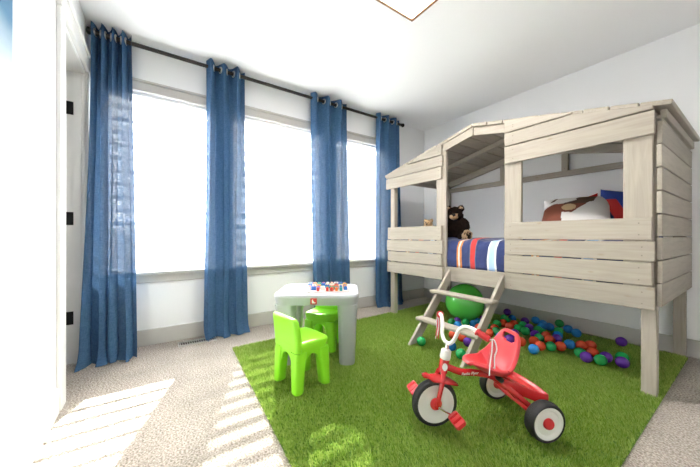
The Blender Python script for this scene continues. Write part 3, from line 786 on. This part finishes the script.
for i, t in enumerate(BALLS.split(';')):
    k, x, y = t.split(); x = float(x); y = float(y)
    o = link('play_ball', bmesh_[k], M['ball_'+bn[k]], None, (x, y, GZ+BR-.002), (rb.random()*3, rb.random()*3, rb.random()*3))
    bd = math.hypot(x-1.085, y-2.99)
    if (x, y) == (2.174, 3.412): lab = 'lone purple plastic ball near the wall, apart from the scatter under the cabin bed'
    elif y > 3.5 and k != 'b': lab = 'small %s plastic ball against the baseboard under the cabin bed' % bn[k]
    elif y > 2.52 and bd < .32: lab = 'small %s plastic ball beside the big green balloon' % bn[k]
    elif y > 2.52 and x > 2.0: lab = 'small %s plastic ball at the thin end of the scatter, below the bed pillows' % bn[k]
    elif y > 2.52 and x < 1.52 and y < 2.95: lab = 'small %s plastic ball under the bed edge, between ladder and balloon' % bn[k]
    elif y > 3.25: lab = 'small %s plastic ball in the back row towards the wall under the bed' % bn[k]
    elif y > 2.52 and y < 2.93: lab = 'small %s plastic ball along the front of the scatter under the bed' % bn[k]
    elif y > 2.52: lab = 'small %s plastic ball in the thick of the scatter under the bed' % bn[k]
    elif (x, y) == (1.290, 2.130): lab = 'small green plastic ball against the ladder\'s foot, away from the tricycle'
    elif k == 'g': lab = 'small green plastic ball on the grass between ladder and tricycle seat'
    elif k == 'b': lab = 'small blue plastic ball on the grass beneath the lowest ladder rung'
    elif k == 'p': lab = 'small purple plastic ball on the grass behind the ladder rungs'
    else: lab = 'small red plastic ball on the grass seen between the ladder rungs'
    tag(o, lab, 'ball', 'plastic play balls scattered on the grass rug')
gb = thing('balloon', 'big glossy green balloon under the cabin bed behind the ladder', 'balloon', (1.085, 2.99, GZ+.003))
prof = []
for i in range(25):
    t = math.pi*i/24
    prof.append((.183*math.sin(t)*(1-.05*math.cos(t)), -.187*math.cos(t)))
Mx = Matrix.Translation((0, 0, .184)) @ Matrix.Rotation(R(70), 4, Vector((.2, .98, 0)))
MB().lathe(prof, 40, Mx).build('skin', M['balloon'], gb, smooth='all')
MB().lathe([(.016, .180), (.007, .189), (.006, .194), (.014, .206), (.013, .207)], 14, Mx).build('knot', M['balloon'], gb, smooth='all')

# ------------------------------------------------------------------ tricycle: local x forward, y rider's left
tri = thing('tricycle', 'red metal tricycle with white wheels and handlebar streamers on the grass rug', 'tricycle', (2.152, 1.823, GZ+.004), math.atan2(-.898, -.441))
RXm = Matrix.Rotation(R(-90), 4, 'X')
def wheel(c, r, w, dish, hubr, name, both=True):
    T = Matrix.Translation(c) @ RXm
    hw = w/2
    ti = MB()
    pr = [(r*.80, -hw*.86), (r*.90, -hw), (r*.97, -hw*.82), (r, -hw*.45), (r, 0), (r, hw*.45), (r*.97, hw*.82), (r*.90, hw), (r*.80, hw*.86)]
    n = 40
    rs = [[(q*math.cos(2*math.pi*k/n), q*math.sin(2*math.pi*k/n), h) for k in range(n)] for q, h in pr]
    rs.append(rs[0]); ti.rings(rs, True, False, T)
    t = ti.build('tire' if name else 'tire', M['rubber'], tri, smooth=50)
    g = MB()
    for h in (-hw*.25, hw*.25, 0): g.tube([(r*1.0*math.cos(2*math.pi*k/40), r*1.0*math.sin(2*math.pi*k/40), h) for k in range(41)], r*.012, 5, T, caps=False)
    g.build('tread', M['rubber'], t)
    d = MB()
    d.lathe([(r*.14, -hw*.9), (r*.3, -hw*(.9-dish)), (r*.62, -hw*(.92-dish)), (r*.70, -hw*.9), (r*.82, -hw*.93), (r*.82, hw*.93), (r*.70, hw*.9), (r*.62, hw*(.92-dish)), (r*.3, hw*(.9-dish)), (r*.14, hw*.9)], 40, T)
    dd = d.build('wheel_disc', M['white_plastic'], tri, smooth=40)
    for s in (-1, 1):
        MB().lathe([(r*hubr, hw*.62), (r*hubr, hw*.95), (r*hubr*.85, hw*1.15), (r*hubr*.3, hw*1.25)], 20, Matrix.Translation(c) @ Matrix.Rotation(R(-90*s), 4, 'X')).build('hub_cap', M['red_plastic'], dd, smooth=40)
wheel((.413, 0, .103), .103, .042, .25, .26, 'front')
wheel((0, .160, .081), .081, .050, .25, .28, 'rear')
wheel((0, -.160, .081), .081, .050, .25, .28, 'rear')
MB().tube([(0, -.19, .084), (0, .19, .084)], .006).build('rear_axle', M['chrome'], tri, smooth=40)
# fork and head
HT = Vector((.372, 0, .246)); HB = Vector((.362, 0, .296))
fk = MB()
for s in (-1, 1):
    fk.tube([(.413, s*.034, .100), (.408, s*.036, .14), (.392, s*.034, .20), (.380, s*.022, .235), (.374, 0, .246)], [.009, .010, .011, .012, .012], 10)
    fk.ball((.413, s*.034, .103), (.015, .008, .015), 12)
fk.build('fork', M['red_metal'], tri, smooth=50)
# front fender: swept wings over the wheel
fs_, rs = [], []
for i in range(19):
    a = R(64+82*i/18); t = i/18
    w = .046*(math.sin(math.pi*(t*.94+.03))**.7)
    rr = .118 + .012*(abs(t-.5)*2)**3 + (.012 if t < .15 else 0)
    ring = []
    for j in range(7):
        q = -1+2*j/6
        ring.append((.412+rr*math.cos(a)-.006*abs(q), q*w, .106+(rr-.020*q*q)*math.sin(a)+.004))
    rs.append(ring)
fd = MB().rings(rs, close=False, caps=False).build('fender', M['red_metal'], tri, smooth='all')
sd = fd.modifiers.new('thick', 'SOLIDIFY'); sd.thickness = .004
MB().tube([(.374, 0, .236), (.362, 0, .298)], .021, 16).build('head_tube', M['red_metal'], tri, smooth=40)
MB().lathe([(.017, 0), (.017, .002)], 16, Matrix.Translation((.372, .016, .266)) @ Matrix.Rotation(R(-90), 4, 'X') @ Matrix.Scale(.7, 4, (1, 0, 0)) @ Matrix.Translation((0, 0, .003))).build('badge', M['white_plastic'], tri)
MB().tube([(.363, 0, .292), (.361, 0, .303), (.355, 0, .334), (.354, 0, .340)], [.020, .024, .022, .014], 16).build('collar', M['white_plastic'], tri, smooth=40)
MB().tube([(.356, 0, .33), (.350, 0, .372)], .009, 12).build('stem', M['chrome'], tri, smooth=40)
def spline(pts, n=8):
    pts = [Vector(p) for p in pts]; out = []
    for i in range(len(pts)-1):
        p0 = pts[max(i-1, 0)]; p1 = pts[i]; p2 = pts[i+1]; p3 = pts[min(i+2, len(pts)-1)]
        for k in range(n):
            t = k/n
            out.append(.5*((2*p1)+(p2-p0)*t+(2*p0-5*p1+4*p2-p3)*t*t+(3*p1-p0-3*p2+p3)*t**3))
    return out+[pts[-1]]
half = [(.349, .022, .372), (.342, .045, .395), (.330, .060, .438), (.318, .082, .463), (.304, .108, .467), (.290, .132, .461), (.268, .168, .444)]
steer = .24   # bars turned a little
bar = [(x+steer*y, -y, z) for x, y, z in half[::-1]] + [(.350, 0, .367)] + half
MB().tube(spline(bar, 6), .0085, 10).build('handlebar', M['white_plastic'], tri, smooth='all')
for s in (-1, 1):
    k_ = steer if s < 0 else 0
    gp = MB().tube([(.289+k_*.134, s*.134, .4605), (.268+k_*.168, s*.168, .444), (.262+k_*.178, s*.178, .4395)], [.013, .0135, .012], 12).build('grip', M['red_plastic'], tri, smooth=40)
    MB().lathe([(.015, 0), (.017, .003), (.015, .006)], 14, Matrix.Translation((.2885+k_*.1345, s*.1345, .460)) @ Vector((-.4, s*.8, -.35)).to_track_quat('Z', 'Y').to_matrix().to_4x4()).build('grip_flange', M['red_plastic'], gp, smooth=40)
    rr = random.Random(3+s)
    for k in range(7):
        dx, dy = rr.uniform(-.018, .018), rr.uniform(-.012, .012)
        e = Vector((.262+k_*.18, s*.180, .4395))
        ln = rr.uniform(.10, .135)
        pts = spline([e, e+Vector((dx*.4-.006, s*.012+dy*.3, .004)), e+Vector((dx-.008, s*.016+dy, -.03)), e+Vector((dx*.9-.004, s*.010+dy, -ln*.6)), e+Vector((dx*1.2, s*.012+dy*1.4, -ln))], 5)
        MB().tube(pts, .0026, 5).build('streamer', M['ribbon_white'] if k % 2 else M['ribbon_red'], gp, smooth='all')
# frame
MB().tube(spline([(.366, 0, .262), (.338, 0, .252), (.285, 0, .230), (.215, 0, .222), (.13, 0, .200), (.06, 0, .155), (0, 0, .092)], 6), .0155, 12).build('frame_tube', M['red_metal'], tri, smooth='all')
MB().box((-.02, -.125, .074), (.02, .125, .094)).build('axle_bracket', M['red_metal'], tri, bevel=.004)
MB().tube([(.112, -.045, .200), (.112, .045, .200)], .012, 12).build('seat_clamp', M['rubber'], tri, smooth=40)
# maker's script on the side of the frame tube
cu = bpy.data.curves.new('lettering', 'FONT'); cu.body = 'Radio Flyer'; cu.size = .018; cu.extrude = .0006; cu.shear = .3; cu.align_x = 'CENTER'; cu.align_y = 'CENTER'
tmp = bpy.data.objects.new('tmp', cu); COL.objects.link(tmp); bpy.context.view_layer.update()
me = bpy.data.meshes.new_from_object(tmp); bpy.data.objects.remove(tmp)
lo = link('lettering', me, M['ribbon_white'], tri, (.250, .0165, .2275))
lo.rotation_euler = Matrix(((-1, 0, 0), (0, 0, 1), (0, 1, 0))).transposed().to_euler()
lo.rotation_euler = (Matrix.Rotation(R(180), 3, 'Z') @ Matrix.Rotation(R(90), 3, 'X')).to_euler()
lo['label'] = 'white script lettering'
# seat with a high back and hand hole
sec = [(.258, .268, .022, .002), (.249, .277, .040, .006), (.228, .268, .060, .014), (.198, .250, .080, .024), (.160, .231, .098, .034), (.122, .223, .108, .042), (.094, .232, .112, .044),
       (.072, .260, .108, .036), (.058, .294, .099, .026), (.048, .328, .088, .016), (.041, .356, .077, .009), (.035, .382, .064, .004), (.031, .400, .047, .001), (.030, .409, .028, 0)]
spts = spline([Vector((a, b_, 0)) for a, b_, _, _ in sec], 4); wid = spline([Vector((c, d, 0)) for _, _, c, d in sec], 4)
NJ = 30; rs = []
for i, (p, w) in enumerate(zip(spts, wid)):
    nxt = spts[min(i+1, len(spts)-1)]; prv = spts[max(i-1, 0)]
    tn = Vector((nxt.x-prv.x, nxt.y-prv.y)).normalized(); nr = Vector((-tn.y, tn.x)) * -1   # towards the rider: up / forward
    ring = []
    for j in range(NJ+1):
        q = -1+2*j/NJ
        li = w.y*1.2*abs(q)**2.5
        ring.append((p.x+nr.x*li, q*w.x, p.y+nr.y*li))
    rs.append(ring)
fsx = []
vv = [p for r in rs for p in r]
for i in range(len(rs)-1):
    for j in range(NJ):
        q = -1+2*(j+.5)/NJ
        zc = (rs[i][j][2]+rs[i+1][j][2])/2; yy = (rs[i][j][1]+rs[i][j+1][1])/2
        if rs[i][j][0] < .06 and (yy/.042)**4+((zc-.376)/.017)**4 < 1: continue
        fsx.append((i*(NJ+1)+j, i*(NJ+1)+j+1, (i+1)*(NJ+1)+j+1, (i+1)*(NJ+1)+j))
st = MB().add(vv, fsx).build('seat', M['pink_red'], tri, smooth='all')
sd = st.modifiers.new('thick', 'SOLIDIFY'); sd.thickness = .016; sd.offset = 0
ss = st.modifiers.new('soft', 'SUBSURF'); ss.levels = 1; ss.render_levels = 1
MB().prism([(.225, .262), (.19, .235), (.10, .205), (.07, .215), (.06, .240), (.11, .238), (.19, .258)], -.03, .03).build('seat_base', M['red_plastic'], tri, bevel=.006, seg=2)
# rear step: dished plate widening over the axle with a raised rim
outl = [(.098, .042), (.03, .070), (-.03, .104), (-.062, .112), (-.076, .05), (-.078, 0)]
outl = outl + [(x, -y) for x, y in outl[-2::-1]]
def dz(x): return .196 + .30*(x-.098) if x > -.03 else .1576+.12*(x+.03)
st_ = MB(); n = len(outl)
lv = [(1.0, -.040), (1.02, -.012), (1.02, .006), (.94, .008), (.86, -.006), (.5, -.010)]
rs = [[(.0+(x-0)*k, y*k, dz(x)+h) for x, y in outl] for k, h in lv]
st_.rings(rs)
st_.build('rear_step', M['red_metal'], tri, bevel=.003, seg=2, smooth=50)
for s in (-1, 1):
    MB().tube([(.10, s*.035, .185), (.05, s*.062, .140), (.0, s*.108, .094)], .012, 10).build('stay', M['red_metal'], tri, smooth='all')
# pedals
for s, pc in ((1, (.352, .088, .070)), (-1, (.478, -.098, .124))):
    cr = MB().tube([(.413, s*.028, .103), (.413, s*.046, .103), ((.418+pc[0])/2, s*.05, (.103+pc[2])/2), (pc[0], s*.052, pc[2]), (pc[0], s*.125, pc[2])], .0045, 8).build('crank', M['chrome'], tri, smooth=40)
    pd = MB()
    T = Matrix.Translation((pc[0], s*.088, pc[2])) @ Matrix.Rotation(R(35), 4, 'Y')
    ring = []
    for yy, w in ((-.040, .8), (-.034, 1), (.034, 1), (.040, .8)):
        ring.append([(x*w, yy, z*w) for x, z in rrect(.050, .020, .008, 4)])
    pd.rings(ring, M=T)
    p = pd.build('pedal', M['red_plastic'], tri, smooth=40)
    for q in (-.015, .015): MB().box((-.020, q-.004, .0095), (.020, q+.004, .0125), T).build('pedal_tread', M['red_metal'], p)

# ------------------------------------------------------------------ curtains and rod
RODX, RODZ = .095, 2.342
rod = thing('curtain_rod', 'long dark bronze curtain rod above the three windows', 'curtain rod', (RODX, 1.55, RODZ))
MB().tube([(0, -1.50, 0), (0, 1.53, 0)], .015, 14).build('pole', M['bronze'], rod, smooth=40)
for y in (-1.50, 1.53):
    s = 1 if y > 0 else -1
    MB().lathe([(.013, 0), (.019, .004), (.019, .022), (.024, .028), (.024, .040), (.012, .046)], 18, Matrix.Translation((0, y, 0)) @ Matrix.Rotation(R(-90*s), 4, 'X')).build('finial', M['bronze'], rod, smooth=40)
for y in (-1.46, -.62, .45, 1.505):
    br = MB().tube([(-RODX+.006, y, 0), (-.012, y, -.002), (0, y, -.016)], .006, 8).build('bracket', M['bronze'], rod, smooth=40)
    MB().lathe([(.022, 0), (.022, .006)], 16, Matrix.Translation((-RODX, y, 0)) @ Matrix.Rotation(R(90), 4, 'Y')).build('wall_plate', M['bronze'], br)

def curtain(label, y0, y1, by0, by1, folds, seed, bx=.03, phase=0.0):
    c = thing('curtain', label, 'curtain', (RODX, (y0+y1)/2, 0), 0, 'blue grommet curtains on the rod')
    rn = random.Random(seed); nu, nv = folds*18, 44
    zt, zb = RODZ+.055, .006
    amp = [rn.uniform(.8, 1.15) for _ in range(folds*2+1)]
    sh = [rn.uniform(-.5, .5) for _ in range(6)]
    rs = []
    for j in range(nv+1):
        v = j/nv; z = zt+(zb-zt)*v
        ring = []
        for i in range(nu+1):
            u = i/nu
            ph = math.pi*2*folds*u+phase
            ya = y0+(y1-y0)*u; yb = by0+(by1-by0)*u
            ea = v**1.6
            y = ya*(1-ea)+yb*ea
            k = int(min(u*folds*2, folds*2-1)); am = amp[k]
            A = .046*am*(1-.25*v) + .012*v*math.sin(3*u*math.pi+seed)
            y += .010*math.sin(2*ph+1)*(.3+v) + .012*v*math.sin(ph*.5+seed+3*v)
            x = A*math.sin(ph+.5*v*sh[k % 6])
            if v > .955:
                q = (v-.955)/.045; x += q*q*(.035+.02*math.sin(ph*.7+seed)); y += q*q*.012*math.cos(ph*1.3)
            x += bx*ea
            ring.append((max(x, -RODX+.04), y-(y0+y1)/2, z))
        rs.append(ring)
    pn = MB().rings(rs, close=False, caps=False).build('panel', M['curtain'], c, smooth='all')
    # grommets where the cloth crosses the rod
    for k in range(2*folds):
        u = (k*math.pi-phase)/(2*math.pi*folds)
        if not (.02 < u < .98): continue
        y = y0+(y1-y0)*u - (y0+y1)/2
        s = 1 if k % 2 == 0 else -1
        dy = (y1-y0)/nu; dx = .046*math.sin(2*math.pi*folds/nu)*s
        nrm = Vector((dy, -dx, 0)).normalized()
        nrm = Vector((.5*nrm.x, nrm.y, 0)).normalized()
        T = Matrix.Translation((0, y, RODZ-0.0)) @ nrm.to_track_quat('Z', 'Y').to_matrix().to_4x4()
        g = MB()
        g.tube([(.024*math.cos(2*math.pi*q/20), .024*math.sin(2*math.pi*q/20), 0) for q in range(21)], .0055, 6, T, caps=False)
        g.build('grommet', M['nickel'], c, smooth='all')
    return c
curtain('blue linen curtain beside the doorway', .026, .258, -.005, .30, 4, 1, .135, .4)
curtain('blue linen curtain between the doorway window and the window behind the table', .772, 1.095, .755, 1.10, 3, 2, .03, -.3)
curtain('blue linen curtain behind the grey play table', 1.765, 2.225, 1.80, 2.25, 3, 3, .02, -.2)
curtain('blue linen curtain beside the cabin bed', 2.660, 3.055, 2.62, 3.10, 3, 4, .02, -.2)

# ------------------------------------------------------------------ floor register, ceiling light, canvas
fv = thing('floor_register', 'narrow grey metal floor vent below the window', 'vent', (.155, .70, 0))
MB().box((-.045, -.14, .0), (-.037, .14, .012)).box((.037, -.14, .0), (.045, .14, .012)).box((-.037, -.14, 0), (.037, -.132, .012)).box((-.037, .132, 0), (.037, .14, .012)).build('frame', M['nickel'], fv, bevel=.001)
MB().box((-.037, -.132, .001), (.037, .132, .003)).build('duct', M['bronze'], fv)
sl = MB().box((-.037, -.003, .004), (.037, .003, .010)).mesh('slat')
for k in range(16): link('slat', sl, M['nickel'], fv, (0, -.124+k*.0165, 0))

LX, LY, LW = 1.456+.185, 1.85-.185, .37
cl_ = thing('ceiling_light', 'square flush ceiling light with bronze frame and lit white diffuser', 'ceiling light', (LX, LY, RZ))
h = LW/2
fr = MB()
fr.box((-h, -h, -.072), (-h+.019, h, -.012)).box((h-.019, -h, -.072), (h, h, -.012)).box((-h+.019, -h, -.072), (h-.019, -h+.019, -.012)).box((-h+.019, h-.019, -.072), (h-.019, h, -.012))
M['lamp_frame'] = pbr('brown_bronze', (.22, .12, .06), .4, .5)
fr.build('frame', M['lamp_frame'], cl_, bevel=.002)
MB().box((-h+.02, -h+.02, -.066), (h-.02, h-.02, -.03)).build('diffuser', M['lamp'], cl_, bevel=.004)
MB().box((-.12, -.12, -.03), (.12, .12, 0)).build('canopy', M['trim_white'], cl_)

cv = MB().box((-.40, -.02, 0), (.40, .02, .95)).build('canvas_picture', M['art'], None, bevel=.003, loc=(1.90, .0225, 1.138))
tag(cv, 'canvas print fading from blue to white on the wall beside the doorway', 'picture')
